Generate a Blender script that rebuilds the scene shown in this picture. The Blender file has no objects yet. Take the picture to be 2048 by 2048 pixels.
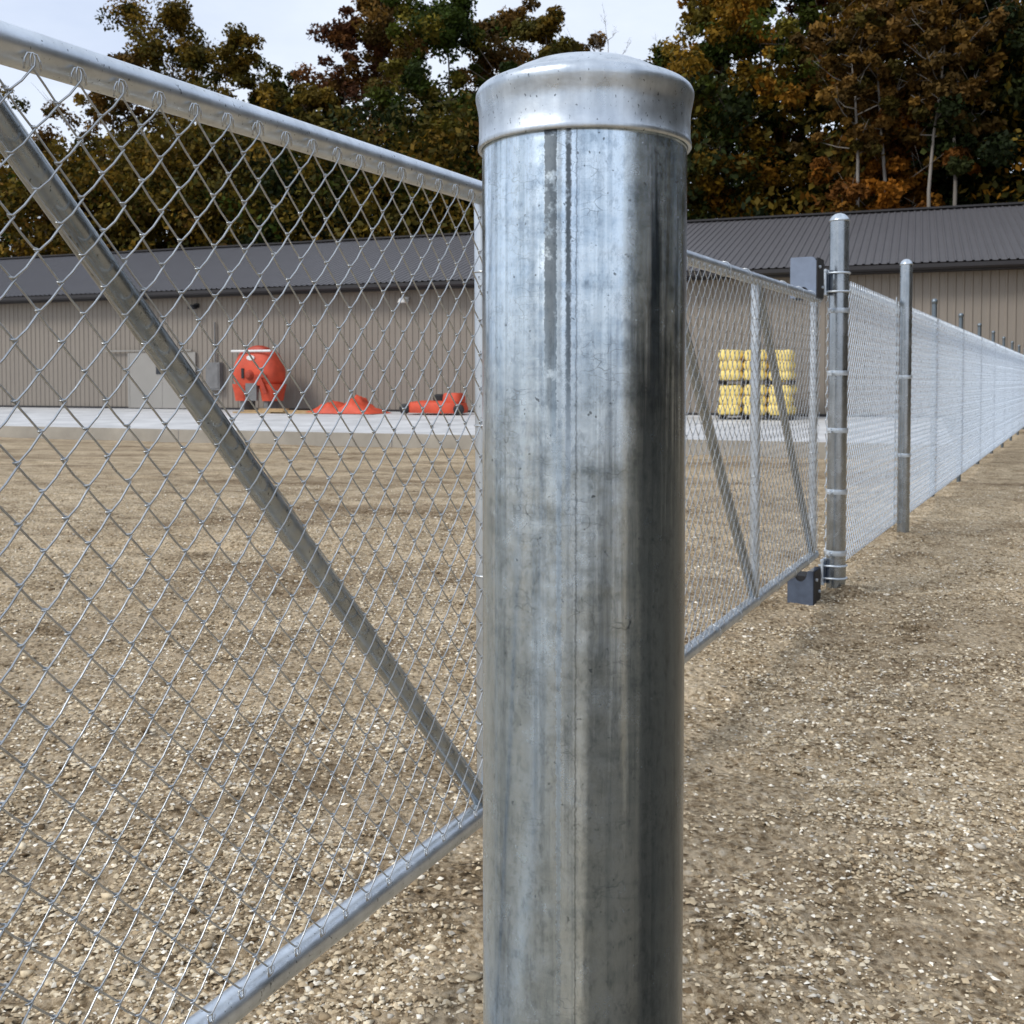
import bpy, math, random
import numpy as np
from mathutils import Vector, Matrix

SC = bpy.context.scene
COL = SC.collection
R = math.radians

# ------------------------------------------------------------------ camera
CAM_H = 1.17
cam_d = bpy.data.cameras.new('camera')
cam = bpy.data.objects.new('camera', cam_d); COL.objects.link(cam)
cam.location = (0, 0, CAM_H)
cam.rotation_euler = (R(88.0), 0, 0)
cam_d.sensor_width = 36.0
cam_d.lens = 37.1
cam_d.shift_y = -0.0919
cam_d.clip_start = 0.02
cam_d.clip_end = 3000
cam_d.dof.use_dof = True
cam_d.dof.focus_distance = 1.15
cam_d.dof.aperture_fstop = 26
SC.camera = cam

# ------------------------------------------------------------------ light
SUN_EL, SUN_AZ = 44, 236            # azimuth clockwise from +Y, where the sun stands
w = bpy.data.worlds.new('World'); SC.world = w; w.use_nodes = True
nt = w.node_tree; N = nt.nodes; L = nt.links
for n in list(N): N.remove(n)
out = N.new('ShaderNodeOutputWorld'); bg = N.new('ShaderNodeBackground')
sky = N.new('ShaderNodeTexSky'); sky.sky_type = 'NISHITA'; sky.sun_disc = False
sky.sun_elevation = R(SUN_EL); sky.sun_rotation = R(SUN_AZ)
tc = N.new('ShaderNodeTexCoord'); mp = N.new('ShaderNodeMapping'); mp.inputs['Scale'].default_value = (1.0, 1.0, 2.6)
nz = N.new('ShaderNodeTexNoise'); nz.inputs['Scale'].default_value = 2.2; nz.inputs['Detail'].default_value = 6; nz.inputs['Roughness'].default_value = 0.55
cr = N.new('ShaderNodeValToRGB'); cr.color_ramp.elements[0].position = 0.3; cr.color_ramp.elements[0].color = (5.0, 5.75, 7.3, 1)
cr.color_ramp.elements[1].position = 0.72; cr.color_ramp.elements[1].color = (7.8, 8.3, 9.0, 1)
mx = N.new('ShaderNodeMix'); mx.data_type = 'RGBA'; mx.inputs[0].default_value = 0.88
L.new(tc.outputs['Generated'], mp.inputs['Vector']); L.new(mp.outputs[0], nz.inputs['Vector'])
L.new(nz.outputs[0], cr.inputs[0]); L.new(sky.outputs[0], mx.inputs[6]); L.new(cr.outputs[0], mx.inputs[7])
L.new(mx.outputs[2], bg.inputs[0]); bg.inputs[1].default_value = 0.1
L.new(bg.outputs[0], out.inputs[0])

sd = bpy.data.lights.new('sun', 'SUN'); sd.energy = 1.5; sd.angle = R(16); sd.color = (1.0, 0.95, 0.88)
sun = bpy.data.objects.new('sun', sd); COL.objects.link(sun)
sv = Vector((math.sin(R(SUN_AZ)) * math.cos(R(SUN_EL)), math.cos(R(SUN_AZ)) * math.cos(R(SUN_EL)), math.sin(R(SUN_EL))))
sun.rotation_euler = sv.to_track_quat('Z', 'Y').to_euler()
sun.location = sv * 60

SC.view_settings.view_transform = 'Standard'
SC.view_settings.look = 'None'
SC.view_settings.exposure = 0.45
SC.view_settings.gamma = 1.0
SC.view_settings.use_curve_mapping = False

# ------------------------------------------------------------------ helpers
def tag(o, label=None, cat=None, group=None, kind=None):
    if label: o['label'] = label
    if cat: o['category'] = cat
    if group: o['group'] = group
    if kind: o['kind'] = kind
    return o

def empty(name, loc=(0, 0, 0), rot=(0, 0, 0), parent=None):
    o = bpy.data.objects.new(name, None); COL.objects.link(o)
    o.location = loc; o.rotation_euler = rot; o.empty_display_size = 0.1
    if parent: o.parent = parent
    return o

class MB:
    """collects shapes, links them as one mesh object"""
    def __init__(s): s.v = []; s.f = []; s.m = []
    def add(s, verts, faces, mi=0):
        b = len(s.v); s.v += [tuple(p) for p in verts]
        s.f += [tuple(i + b for i in f) for f in faces]; s.m += [mi] * len(faces); return s
    def box(s, c, size, rz=0.0, rot=None, mi=0):
        hx, hy, hz = size[0] / 2, size[1] / 2, size[2] / 2
        M = rot if rot is not None else Matrix.Rotation(rz, 3, 'Z')
        c = Vector(c)
        vs = [c + M @ Vector((x * hx, y * hy, z * hz)) for x, y, z in
              ((-1,-1,-1),(1,-1,-1),(1,1,-1),(-1,1,-1),(-1,-1,1),(1,-1,1),(1,1,1),(-1,1,1))]
        return s.add(vs, [(0,3,2,1),(4,5,6,7),(0,1,5,4),(1,2,6,5),(2,3,7,6),(3,0,4,7)], mi)
    def poly(s, pts, rad, n=8, caps=True, closed=False, mi=0):
        pts = [Vector(p) for p in pts]; k = len(pts)
        rad = rad if hasattr(rad, '__len__') else [rad] * k
        vs = []; up = None
        for i, p in enumerate(pts):
            a = pts[(i - 1) % k] if (i or closed) else p
            b = pts[(i + 1) % k] if (i < k - 1 or closed) else p
            t = (b - a).normalized()
            if up is None:
                up = Vector((0, 0, 1)) if abs(t.z) < 0.9 else Vector((1, 0, 0))
            u = (up - t * up.dot(t)); u.normalize(); up = u; w_ = t.cross(u)
            for j in range(n):
                an = 2 * math.pi * j / n
                vs.append(p + (u * math.cos(an) + w_ * math.sin(an)) * rad[i])
        fs = []
        for i in range(k if closed else k - 1):
            i2 = (i + 1) % k
            for j in range(n):
                j2 = (j + 1) % n
                fs.append((i * n + j, i * n + j2, i2 * n + j2, i2 * n + j))
        if caps and not closed:
            fs.append(tuple(range(n - 1, -1, -1))); fs.append(tuple((k - 1) * n + j for j in range(n)))
        return s.add(vs, fs, mi)
    def lathe(s, prof, n=32, c=(0, 0, 0), mi=0):
        vs = []; fs = []
        for r, z in prof:
            for j in range(n):
                a = 2 * math.pi * j / n
                vs.append((c[0] + r * math.cos(a), c[1] + r * math.sin(a), c[2] + z))
        for i in range(len(prof) - 1):
            for j in range(n):
                j2 = (j + 1) % n
                fs.append((i * n + j, i * n + j2, (i + 1) * n + j2, (i + 1) * n + j))
        return s.add(vs, fs, mi)
    def prism(s, outline, depth, M, mi=0):
        """outline in (a, b) extruded by depth along the third axis of matrix M (4x4)"""
        n = len(outline)
        vs = [M @ Vector((a, b, 0)) for a, b in outline] + [M @ Vector((a, b, depth)) for a, b in outline]
        fs = [tuple(range(n - 1, -1, -1)), tuple(range(n, 2 * n))]
        fs += [(i, (i + 1) % n, n + (i + 1) % n, n + i) for i in range(n)]
        return s.add(vs, fs, mi)
    def mesh(s, name, mats, smooth=False):
        me = bpy.data.meshes.new(name); me.from_pydata(s.v, [], s.f)
        for m_ in (mats if isinstance(mats, (list, tuple)) else [mats]): me.materials.append(m_)
        if isinstance(mats, (list, tuple)) and len(mats) > 1: me.polygons.foreach_set('material_index', s.m)
        if smooth: me.polygons.foreach_set('use_smooth', [True] * len(s.f))
        me.update(); return me
    def build(s, name, mats, parent=None, smooth=False, loc=(0, 0, 0), angle=None):
        o = link(name, s.mesh(name, mats, smooth or angle is not None), parent, loc)
        if angle is not None: o.data.set_sharp_from_angle(angle=R(angle))
        return o

def link(name, me, parent=None, loc=(0, 0, 0), rot=(0, 0, 0)):
    o = bpy.data.objects.new(name, me); COL.objects.link(o); o.location = loc; o.rotation_euler = rot
    if parent: o.parent = parent
    return o

def np_mesh(name, verts, faces, mat, cols=None, smooth=False):
    """fast mesh from numpy; faces (n,k); cols (nv,3) -> point colour attribute 'Col'"""
    me = bpy.data.meshes.new(name)
    nv = len(verts); nf, k = faces.shape
    me.vertices.add(nv); me.vertices.foreach_set('co', np.ascontiguousarray(verts, dtype=np.float32).ravel())
    me.loops.add(nf * k); me.loops.foreach_set('vertex_index', np.ascontiguousarray(faces, dtype=np.int32).ravel())
    me.polygons.add(nf); me.polygons.foreach_set('loop_start', np.arange(0, nf * k, k, dtype=np.int32))
    if smooth: me.polygons.foreach_set('use_smooth', np.ones(nf, dtype=bool))
    me.update(calc_edges=True)
    if cols is not None:
        at = me.color_attributes.new('Col', 'FLOAT_COLOR', 'POINT')
        c4 = np.ones((nv, 4), dtype=np.float32); c4[:, :3] = cols
        at.data.foreach_set('color', c4.ravel())
    me.materials.append(mat)
    return me

def vnoise(x, y, seed=0):
    """2-D value noise, numpy"""
    xi = np.floor(x).astype(np.int64); yi = np.floor(y).astype(np.int64)
    fx = x - xi; fy = y - yi; fx = fx * fx * (3 - 2 * fx); fy = fy * fy * (3 - 2 * fy)
    def h(a, b):
        n = (a * 374761393 + b * 668265263 + seed * 1442695041) & 0x7fffffff
        n = ((n ^ (n >> 13)) * 1274126177) & 0x7fffffff
        return ((n ^ (n >> 16)) & 0xffff) / 65535.0
    return (h(xi, yi) * (1 - fx) + h(xi + 1, yi) * fx) * (1 - fy) + (h(xi, yi + 1) * (1 - fx) + h(xi + 1, yi + 1) * fx) * fy

def sstep(a, b, x):
    t = np.clip((x - a) / (b - a), 0, 1); return t * t * (3 - 2 * t)

# ------------------------------------------------------------------ materials
def mat_base(name):
    m = bpy.data.materials.new(name); m.use_nodes = True
    n = m.node_tree.nodes; l = m.node_tree.links
    return m, n, l, n['Principled BSDF']

def ramp(n, stops):
    c = n.new('ShaderNodeValToRGB'); e = c.color_ramp.elements
    while len(e) < len(stops): e.new(0.5)
    for i, (p, col) in enumerate(stops):
        e[i].position = p; e[i].color = (*col, 1) if len(col) == 3 else col
    return c

def noise(n, l, vec, scale, detail=4, rough=0.55, sc=(1, 1, 1)):
    mp_ = n.new('ShaderNodeMapping'); mp_.inputs['Scale'].default_value = sc; l.new(vec, mp_.inputs['Vector'])
    t = n.new('ShaderNodeTexNoise'); t.inputs['Scale'].default_value = scale; t.inputs['Detail'].default_value = detail
    t.inputs['Roughness'].default_value = rough; l.new(mp_.outputs[0], t.inputs['Vector']); return t.outputs[0]

def mixc(n, l, fac, a, b, blend='MIX'):
    x = n.new('ShaderNodeMix'); x.data_type = 'RGBA'; x.blend_type = blend
    for i, v in ((0, fac), (6, a), (7, b)):
        if hasattr(v, 'links') or hasattr(v, 'is_linked'): l.new(v, x.inputs[i])
        elif i == 0: x.inputs[0].default_value = v
        else: x.inputs[i].default_value = (*v, 1)
    return x.outputs[2]

def math_(n, l, op, a, b=None, c=None):
    x = n.new('ShaderNodeMath'); x.operation = op
    for i, v in enumerate((a, b, c)):
        if v is None: continue
        if hasattr(v, 'is_linked'): l.new(v, x.inputs[i])
        else: x.inputs[i].default_value = v
    return x.outputs[0]

def bump(n, l, bs, h, strength, dist):
    b = n.new('ShaderNodeBump'); b.inputs['Strength'].default_value = strength; b.inputs['Distance'].default_value = dist
    l.new(h, b.inputs['Height']); l.new(b.outputs[0], bs.inputs['Normal']); return b

def galvanised(name, lo, hi, r0, r1, scale=1.0, metallic=0.9, speck=True):
    m, n, l, b = mat_base(name)
    v = n.new('ShaderNodeTexCoord').outputs['Object']
    big = noise(n, l, v, 9 * scale, 5, 0.6)
    fine = noise(n, l, v, 90 * scale, 4, 0.6)
    streak = noise(n, l, v, 26 * scale, 4, 0.6, (1, 1, 0.12))
    f = math_(n, l, 'ADD', math_(n, l, 'MULTIPLY', big, 0.5), math_(n, l, 'MULTIPLY', streak, 0.5))
    c = ramp(n, [(0.36, lo), (0.62, hi)]); l.new(f, c.inputs[0])
    col = mixc(n, l, 0.25, c.outputs[0], mixc(n, l, fine, tuple(x * 0.7 for x in lo), hi))
    if speck:
        sp = ramp(n, [(0.27, (0, 0, 0)), (0.33, (1, 1, 1))]); l.new(noise(n, l, v, 160 * scale, 2, 0.5, (1, 1, 0.6)), sp.inputs[0])
        col = mixc(n, l, sp.outputs[0], tuple(x * 0.35 for x in lo), col)
    l.new(col, b.inputs['Base Color']); b.inputs['Metallic'].default_value = metallic
    mr = n.new('ShaderNodeMapRange'); mr.inputs[1].default_value = 0.3; mr.inputs[2].default_value = 0.7
    mr.inputs[3].default_value = r0; mr.inputs[4].default_value = r1; l.new(big, mr.inputs[0]); l.new(mr.outputs[0], b.inputs['Roughness'])
    bump(n, l, b, fine, 0.12, 0.001)
    return m

def paint(name, col, rough=0.5, var=0.12, scale=6.0, metallic=0.0, sc=(1, 1, 1), bmp=0.0):
    m, n, l, b = mat_base(name)
    v = n.new('ShaderNodeTexCoord').outputs['Object']
    t = noise(n, l, v, scale, 5, 0.6, sc)
    c = ramp(n, [(0.3, tuple(x * (1 - var) for x in col)), (0.7, tuple(min(1, x * (1 + var)) for x in col))])
    l.new(t, c.inputs[0]); l.new(c.outputs[0], b.inputs['Base Color'])
    b.inputs['Roughness'].default_value = rough; b.inputs['Metallic'].default_value = metallic
    if bmp: bump(n, l, b, noise(n, l, v, scale * 8, 4), bmp, 0.01)
    return m

M = {}
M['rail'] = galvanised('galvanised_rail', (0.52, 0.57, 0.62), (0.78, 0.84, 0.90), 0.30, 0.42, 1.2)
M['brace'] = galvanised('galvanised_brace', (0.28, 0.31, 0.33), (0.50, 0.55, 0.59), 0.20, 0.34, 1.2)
M['line_post'] = galvanised('shaded_line_post', (0.14, 0.17, 0.19), (0.26, 0.30, 0.33), 0.3, 0.45, 1.2)  # darkened copy of the post metal: shade and reflections put into the base colour
M['wire'] = galvanised('galvanised_wire', (0.40, 0.42, 0.43), (0.68, 0.71, 0.73), 0.24, 0.38, 2.0, 0.85, False)
M['fence_wire'] = galvanised('galvanised_fence_wire', (0.74, 0.84, 0.95), (0.84, 0.92, 1.0), 0.24, 0.36, 2.0, 0.35, False)
M['post'] = galvanised('galvanised_small_post', (0.26, 0.29, 0.31), (0.50, 0.54, 0.58), 0.18, 0.32, 1.2)
M['band'] = galvanised('galvanised_band', (0.52, 0.58, 0.64), (0.72, 0.79, 0.86), 0.3, 0.42, 2.0, 0.5, False)
M['cover'] = paint('blue_grey_powder_coat', (0.19, 0.235, 0.32), 0.42, 0.1, 20)
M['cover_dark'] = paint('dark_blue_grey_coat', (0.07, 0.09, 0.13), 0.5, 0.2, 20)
M['black'] = paint('black_rubber', (0.012, 0.012, 0.014), 0.6, 0.2, 8)
M['cap'] = galvanised('cast_cap_metal', (0.42, 0.47, 0.52), (0.78, 0.84, 0.89), 0.22, 0.46, 2.6, 0.92, True)

def main_post_mat():
    m, n, l, b = mat_base('weathered_galvanised_pipe')
    v = n.new('ShaderNodeTexCoord').outputs['Object']
    sx = n.new('ShaderNodeSeparateXYZ'); l.new(v, sx.inputs[0]); X, Z = sx.outputs[0], sx.outputs[2]
    big = noise(n, l, v, 14, 6, 0.65)
    mott = noise(n, l, v, 42, 6, 0.7)
    fine = noise(n, l, v, 260, 3, 0.6)
    streak = noise(n, l, v, 55, 4, 0.6, (1, 1, 0.05))
    cross = noise(n, l, v, 30, 4, 0.6, (0.25, 0.25, 2.4))
    f = math_(n, l, 'ADD', math_(n, l, 'MULTIPLY', streak, 0.4), math_(n, l, 'ADD', math_(n, l, 'MULTIPLY', mott, 0.38), math_(n, l, 'MULTIPLY', cross, 0.22)))
    c = ramp(n, [(0.33, (0.24, 0.28, 0.31)), (0.42, (0.60, 0.65, 0.69)), (0.53, (0.94, 0.97, 0.98))]); l.new(f, c.inputs[0])
    col = c.outputs[0]
    # crazed zinc: dark flecks and hairline cracks
    vo = n.new('ShaderNodeTexVoronoi'); vo.feature = 'DISTANCE_TO_EDGE'; vo.inputs['Scale'].default_value = 60
    mp_ = n.new('ShaderNodeMapping'); mp_.inputs['Scale'].default_value = (0.6, 0.6, 2.2); l.new(v, mp_.inputs[0])
    wob = n.new('ShaderNodeMixRGB'); wob.blend_type = 'ADD'; wob.inputs[0].default_value = 0.03
    l.new(mp_.outputs[0], wob.inputs[1]); nw = n.new('ShaderNodeTexNoise'); nw.inputs['Scale'].default_value = 40; l.new(v, nw.inputs['Vector']); l.new(nw.outputs[1], wob.inputs[2])
    l.new(wob.outputs[0], vo.inputs['Vector'])
    cr_ = ramp(n, [(0.0, (1, 1, 1)), (0.022, (0, 0, 0))]); l.new(vo.outputs['Distance'], cr_.inputs[0])
    gate = ramp(n, [(0.5, (0, 0, 0)), (0.62, (1, 1, 1))]); l.new(noise(n, l, v, 26, 3), gate.inputs[0])
    crk = math_(n, l, 'MULTIPLY', math_(n, l, 'MULTIPLY', cr_.outputs[0], gate.outputs[0]), 0.6)
    col = mixc(n, l, crk, col, (0.10, 0.11, 0.12))
    sp = ramp(n, [(0.25, (1, 1, 1)), (0.30, (0, 0, 0))]); l.new(noise(n, l, v, 210, 2, 0.5), sp.inputs[0])
    col = mixc(n, l, math_(n, l, 'MULTIPLY', sp.outputs[0], 0.75), col, (0.06, 0.065, 0.07))
    # two run-off stains down the face below the cap, ragged edges, fading with depth
    rag = math_(n, l, 'MULTIPLY', math_(n, l, 'SUBTRACT', noise(n, l, v, 330, 4, 0.75), 0.5), 0.0045)
    xx = math_(n, l, 'ADD', X, rag)
    def band(c0, half, soft):
        d = math_(n, l, 'ABSOLUTE', math_(n, l, 'SUBTRACT', xx, c0))
        q = n.new('ShaderNodeMapRange'); q.interpolation_type = 'SMOOTHSTEP'
        q.inputs[1].default_value = half; q.inputs[2].default_value = half + soft; q.inputs[3].default_value = 1; q.inputs[4].default_value = 0
        l.new(d, q.inputs[0]); return q.outputs[0]
    def fade(z0, z1):
        q = n.new('ShaderNodeMapRange'); q.interpolation_type = 'SMOOTHSTEP'
        q.inputs[1].default_value = z0; q.inputs[2].default_value = z1; l.new(math_(n, l, 'ADD', Z, math_(n, l, 'MULTIPLY', math_(n, l, 'SUBTRACT', streak, 0.5), 0.25)), q.inputs[0]); return q.outputs[0]
    s1 = math_(n, l, 'MULTIPLY', band(-0.0304, 0.0042, 0.0008), fade(1.08, 1.2))
    s2 = math_(n, l, 'MULTIPLY', band(-0.0172, 0.0011, 0.0016), fade(1.02, 1.22))
    s3 = math_(n, l, 'MULTIPLY', band(-0.0240, 0.0006, 0.0022), math_(n, l, 'MULTIPLY', fade(0.55, 0.9), 0.5))
    notfront = math_(n, l, 'LESS_THAN', sx.outputs[1], 0.0)
    st = math_(n, l, 'MULTIPLY', math_(n, l, 'MAXIMUM', s1, math_(n, l, 'MAXIMUM', s2, s3)), notfront)
    brk = ramp(n, [(0.34, (0.35, 0.35, 0.35)), (0.46, (1, 1, 1))]); l.new(noise(n, l, v, 50, 5, 0.7), brk.inputs[0])
    st = math_(n, l, 'MULTIPLY', st, math_(n, l, 'MULTIPLY', brk.outputs[0], 0.92))
    col = mixc(n, l, st, col, (0.085, 0.095, 0.105))
    # painted dark reflection: streaky low zone beyond weld seam, strip along the right
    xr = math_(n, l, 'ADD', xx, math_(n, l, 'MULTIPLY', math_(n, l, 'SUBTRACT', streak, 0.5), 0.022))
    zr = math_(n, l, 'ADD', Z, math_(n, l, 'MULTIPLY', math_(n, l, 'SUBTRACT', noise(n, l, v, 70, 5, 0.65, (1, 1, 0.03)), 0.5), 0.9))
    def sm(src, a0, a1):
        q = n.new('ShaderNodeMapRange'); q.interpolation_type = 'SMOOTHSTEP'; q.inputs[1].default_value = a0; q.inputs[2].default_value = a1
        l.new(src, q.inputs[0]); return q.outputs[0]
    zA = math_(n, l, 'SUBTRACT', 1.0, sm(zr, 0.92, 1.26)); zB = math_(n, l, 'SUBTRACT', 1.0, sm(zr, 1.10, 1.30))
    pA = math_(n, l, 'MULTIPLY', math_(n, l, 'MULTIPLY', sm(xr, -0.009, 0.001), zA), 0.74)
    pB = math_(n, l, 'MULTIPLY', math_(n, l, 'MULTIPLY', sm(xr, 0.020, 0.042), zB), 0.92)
    dark_refl = math_(n, l, 'MULTIPLY', math_(n, l, 'MAXIMUM', pA, pB), notfront)
    col = mixc(n, l, dark_refl, col, (0.082, 0.106, 0.134))
    # painted bluish tint against the tan ground reflection, low on the near side
    cool_tint = math_(n, l, 'MULTIPLY', math_(n, l, 'MULTIPLY', math_(n, l, 'SUBTRACT', 1.0, sm(xr, -0.03, 0.0)), zA), 0.45)
    col = mixc(n, l, cool_tint, col, (0.50, 0.60, 0.70))
    # weld seam: thin darker line with a pale edge
    col = mixc(n, l, math_(n, l, 'MULTIPLY', math_(n, l, 'MULTIPLY', band(-0.0112, 0.0002, 0.0008), notfront), 0.55), col, (0.15, 0.16, 0.17))
    col = mixc(n, l, math_(n, l, 'MULTIPLY', math_(n, l, 'MULTIPLY', band(-0.0085, 0.0004, 0.0014), notfront), 0.3), col, (0.85, 0.87, 0.88))
    # pale drip
    s4 = math_(n, l, 'MULTIPLY', math_(n, l, 'MULTIPLY', band(0.026, 0.0005, 0.003), notfront), math_(n, l, 'MULTIPLY', fade(0.80, 0.9), 0.3))
    col = mixc(n, l, s4, col, (0.62, 0.58, 0.5))
    col = mixc(n, l, 1.0, col, (0.86, 0.95, 1.03), 'MULTIPLY')
    grit = ramp(n, [(0.36, (0.62, 0.64, 0.66)), (0.5, (1, 1, 1))]); l.new(noise(n, l, v, 150, 5, 0.8, (1, 1, 0.5)), grit.inputs[0])
    col = mixc(n, l, 0.8, col, grit.outputs[0], 'MULTIPLY')
    vline = ramp(n, [(0.36, (0.70, 0.72, 0.74)), (0.46, (1, 1, 1))]); l.new(noise(n, l, v, 120, 3, 0.6, (1, 1, 0.015)), vline.inputs[0])
    col = mixc(n, l, 0.7, col, vline.outputs[0], 'MULTIPLY')
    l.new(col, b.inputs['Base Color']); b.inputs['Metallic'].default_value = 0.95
    mr = n.new('ShaderNodeMapRange'); mr.inputs[1].default_value = 0.3; mr.inputs[2].default_value = 0.7
    mr.inputs[3].default_value = 0.14; mr.inputs[4].default_value = 0.30; l.new(mott, mr.inputs[0])
    l.new(math_(n, l, 'ADD', mr.outputs[0], math_(n, l, 'MULTIPLY', st, 0.25)), b.inputs['Roughness'])
    tg = n.new('ShaderNodeTangent'); tg.direction_type = 'RADIAL'; tg.axis = 'Z'; l.new(tg.outputs[0], b.inputs['Tangent'])
    b.inputs['Anisotropic'].default_value = 0.75; b.inputs['Anisotropic Rotation'].default_value = 0.25
    hh = math_(n, l, 'ADD', math_(n, l, 'MULTIPLY', fine, 0.3), math_(n, l, 'MULTIPLY', mott, 0.7))
    bump(n, l, b, hh, 0.06, 0.0012)
    return m
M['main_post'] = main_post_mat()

def ground_mat():
    m, n, l, b = mat_base('gravelly_dirt')
    v = n.new('ShaderNodeTexCoord').outputs['Object']
    big = noise(n, l, v, 0.35, 4, 0.6)
    mid = noise(n, l, v, 3.5, 6, 0.7)
    fine = noise(n, l, v, 55, 5, 0.75)
    vo = n.new('ShaderNodeTexVoronoi'); vo.inputs['Scale'].default_value = 42; vo.inputs['Randomness'].default_value = 1; l.new(v, vo.inputs['Vector'])
    vs = n.new('ShaderNodeTexVoronoi'); vs.inputs['Scale'].default_value = 16; l.new(v, vs.inputs['Vector'])
    f = math_(n, l, 'ADD', math_(n, l, 'MULTIPLY', mid, 0.4), math_(n, l, 'MULTIPLY', fine, 0.6))
    c = ramp(n, [(0.37, (0.055, 0.038, 0.020)), (0.45, (0.32, 0.245, 0.150)), (0.55, (0.60, 0.50, 0.355))]); l.new(f, c.inputs[0])  # darkest brown paints crevice shade between the stones into the colour
    s1 = n.new('ShaderNodeSeparateColor'); l.new(vo.outputs['Color'], s1.inputs[0])
    peb = ramp(n, [(0.35, (0.13, 0.09, 0.05)), (0.6, (0.48, 0.385, 0.26)), (1.0, (0.80, 0.73, 0.60))]); l.new(s1.outputs[0], peb.inputs[0])
    edge = ramp(n, [(0.25, (1, 1, 1)), (0.5, (0, 0, 0))]); l.new(vo.outputs['Distance'], edge.inputs[0])
    sel = math_(n, l, 'MULTIPLY', edge.outputs[0], math_(n, l, 'GREATER_THAN', s1.outputs[1], 0.35))
    col = mixc(n, l, math_(n, l, 'MULTIPLY', sel, 0.7), c.outputs[0], peb.outputs[0])
    rut = noise(n, l, v, 0.9, 6, 0.72, (0.28, 1.0, 1.0))
    c3 = ramp(n, [(0.36, (0.50, 0.44, 0.38)), (0.49, (1, 1, 1)), (0.62, (1.22, 1.20, 1.17))]); l.new(rut, c3.inputs[0])
    col = mixc(n, l, 0.85, col, c3.outputs[0], 'MULTIPLY')
    c2 = ramp(n, [(0.32, (0.78, 0.74, 0.70)), (0.68, (1.12, 1.10, 1.08))]); l.new(big, c2.inputs[0])
    col = mixc(n, l, 1.0, col, c2.outputs[0], 'MULTIPLY')
    l.new(col, b.inputs['Base Color']); b.inputs['Roughness'].default_value = 0.95; b.inputs['Specular IOR Level'].default_value = 0.2
    inv = math_(n, l, 'SUBTRACT', 1.0, vo.outputs['Distance'])
    h = math_(n, l, 'ADD', math_(n, l, 'MULTIPLY', inv, 0.5), math_(n, l, 'ADD', math_(n, l, 'MULTIPLY', fine, 0.5), math_(n, l, 'MULTIPLY', math_(n, l, 'SUBTRACT', 1.0, vs.outputs['Distance']), 0.6)))
    bump(n, l, b, h, 1.0, 0.035)
    return m
M['ground'] = ground_mat()

def attr_mat(name, rough=0.9, transl=0.0, var=0.0, sc=3.0):
    m, n, l, b = mat_base(name)
    a = n.new('ShaderNodeAttribute'); a.attribute_name = 'Col'
    col = a.outputs['Color']
    if var:
        v = n.new('ShaderNodeTexCoord').outputs['Object']
        c = ramp(n, [(0.3, (1 - var,) * 3), (0.7, (1 + var,) * 3)]); l.new(noise(n, l, v, sc, 3), c.inputs[0])
        col = mixc(n, l, 1.0, col, c.outputs[0], 'MULTIPLY')
    l.new(col, b.inputs['Base Color']); b.inputs['Roughness'].default_value = rough; b.inputs['Specular IOR Level'].default_value = 0.15
    if transl:
        t = n.new('ShaderNodeBsdfTranslucent'); l.new(col, t.inputs[0])
        mxs = n.new('ShaderNodeMixShader'); mxs.inputs[0].default_value = transl
        l.new(b.outputs[0], mxs.inputs[1]); l.new(t.outputs[0], mxs.inputs[2]); l.new(mxs.outputs[0], n['Material Output'].inputs[0])
    return m
M['stone'] = attr_mat('gravel_stone', 0.9, 0.0, 0.25, 60)
M['leaf'] = attr_mat('autumn_leaf', 0.75, 0.25)
M['bark'] = paint('bark', (0.075, 0.06, 0.05), 0.9, 0.4, 1.5, 0, (1, 1, 0.3))
M['pale_bark'] = paint('pale_bark', (0.22, 0.20, 0.175), 0.9, 0.35, 1.5, 0, (1, 1, 0.3))
M['hill'] = paint('forest_floor', (0.05, 0.032, 0.016), 0.95, 0.4, 0.6)
M['concrete'] = paint('pale_concrete', (0.52, 0.52, 0.515), 0.85, 0.22, 0.8, 0, (1, 1, 1), 0.1)
M['concrete_edge'] = paint('concrete_face', (0.36, 0.33, 0.28), 0.9, 0.15, 1.5)
M['wall'] = paint('taupe_metal_siding', (0.245, 0.213, 0.178), 0.5, 0.08, 0.9, 0, (1, 1, 0.3))
M['roof'] = paint('charcoal_metal_roofing', (0.082, 0.077, 0.081), 0.42, 0.10, 0.7)
M['trim'] = paint('black_brown_trim', (0.018, 0.016, 0.018), 0.5, 0.15, 2)
M['soffit'] = paint('dark_soffit', (0.03, 0.026, 0.025), 0.8, 0.1, 2)
M['door'] = paint('pale_grey_door_paint', (0.30, 0.285, 0.26), 0.5, 0.05, 1.0)
M['white'] = paint('white_paint', (0.72, 0.72, 0.70), 0.5, 0.06, 4)
M['glass'] = paint('dark_window_glass', (0.02, 0.023, 0.03), 0.08, 0.1, 2)
M['orange'] = paint('orange_plastic', (0.56, 0.068, 0.026), 0.6, 0.25, 2.2)
M['orange_dark'] = paint('deep_orange_plastic', (0.36, 0.04, 0.015), 0.55, 0.2, 2.2)
M['yellow'] = paint('yellow_plastic_bag', (0.86, 0.66, 0.20), 0.5, 0.15, 3.0)
M['wood'] = paint('tan_lumber', (0.42, 0.29, 0.15), 0.8, 0.3, 3.0, 0, (0.4, 1, 1))
M['grey'] = paint('grey_metal', (0.17, 0.17, 0.17), 0.6, 0.2, 4)

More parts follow.
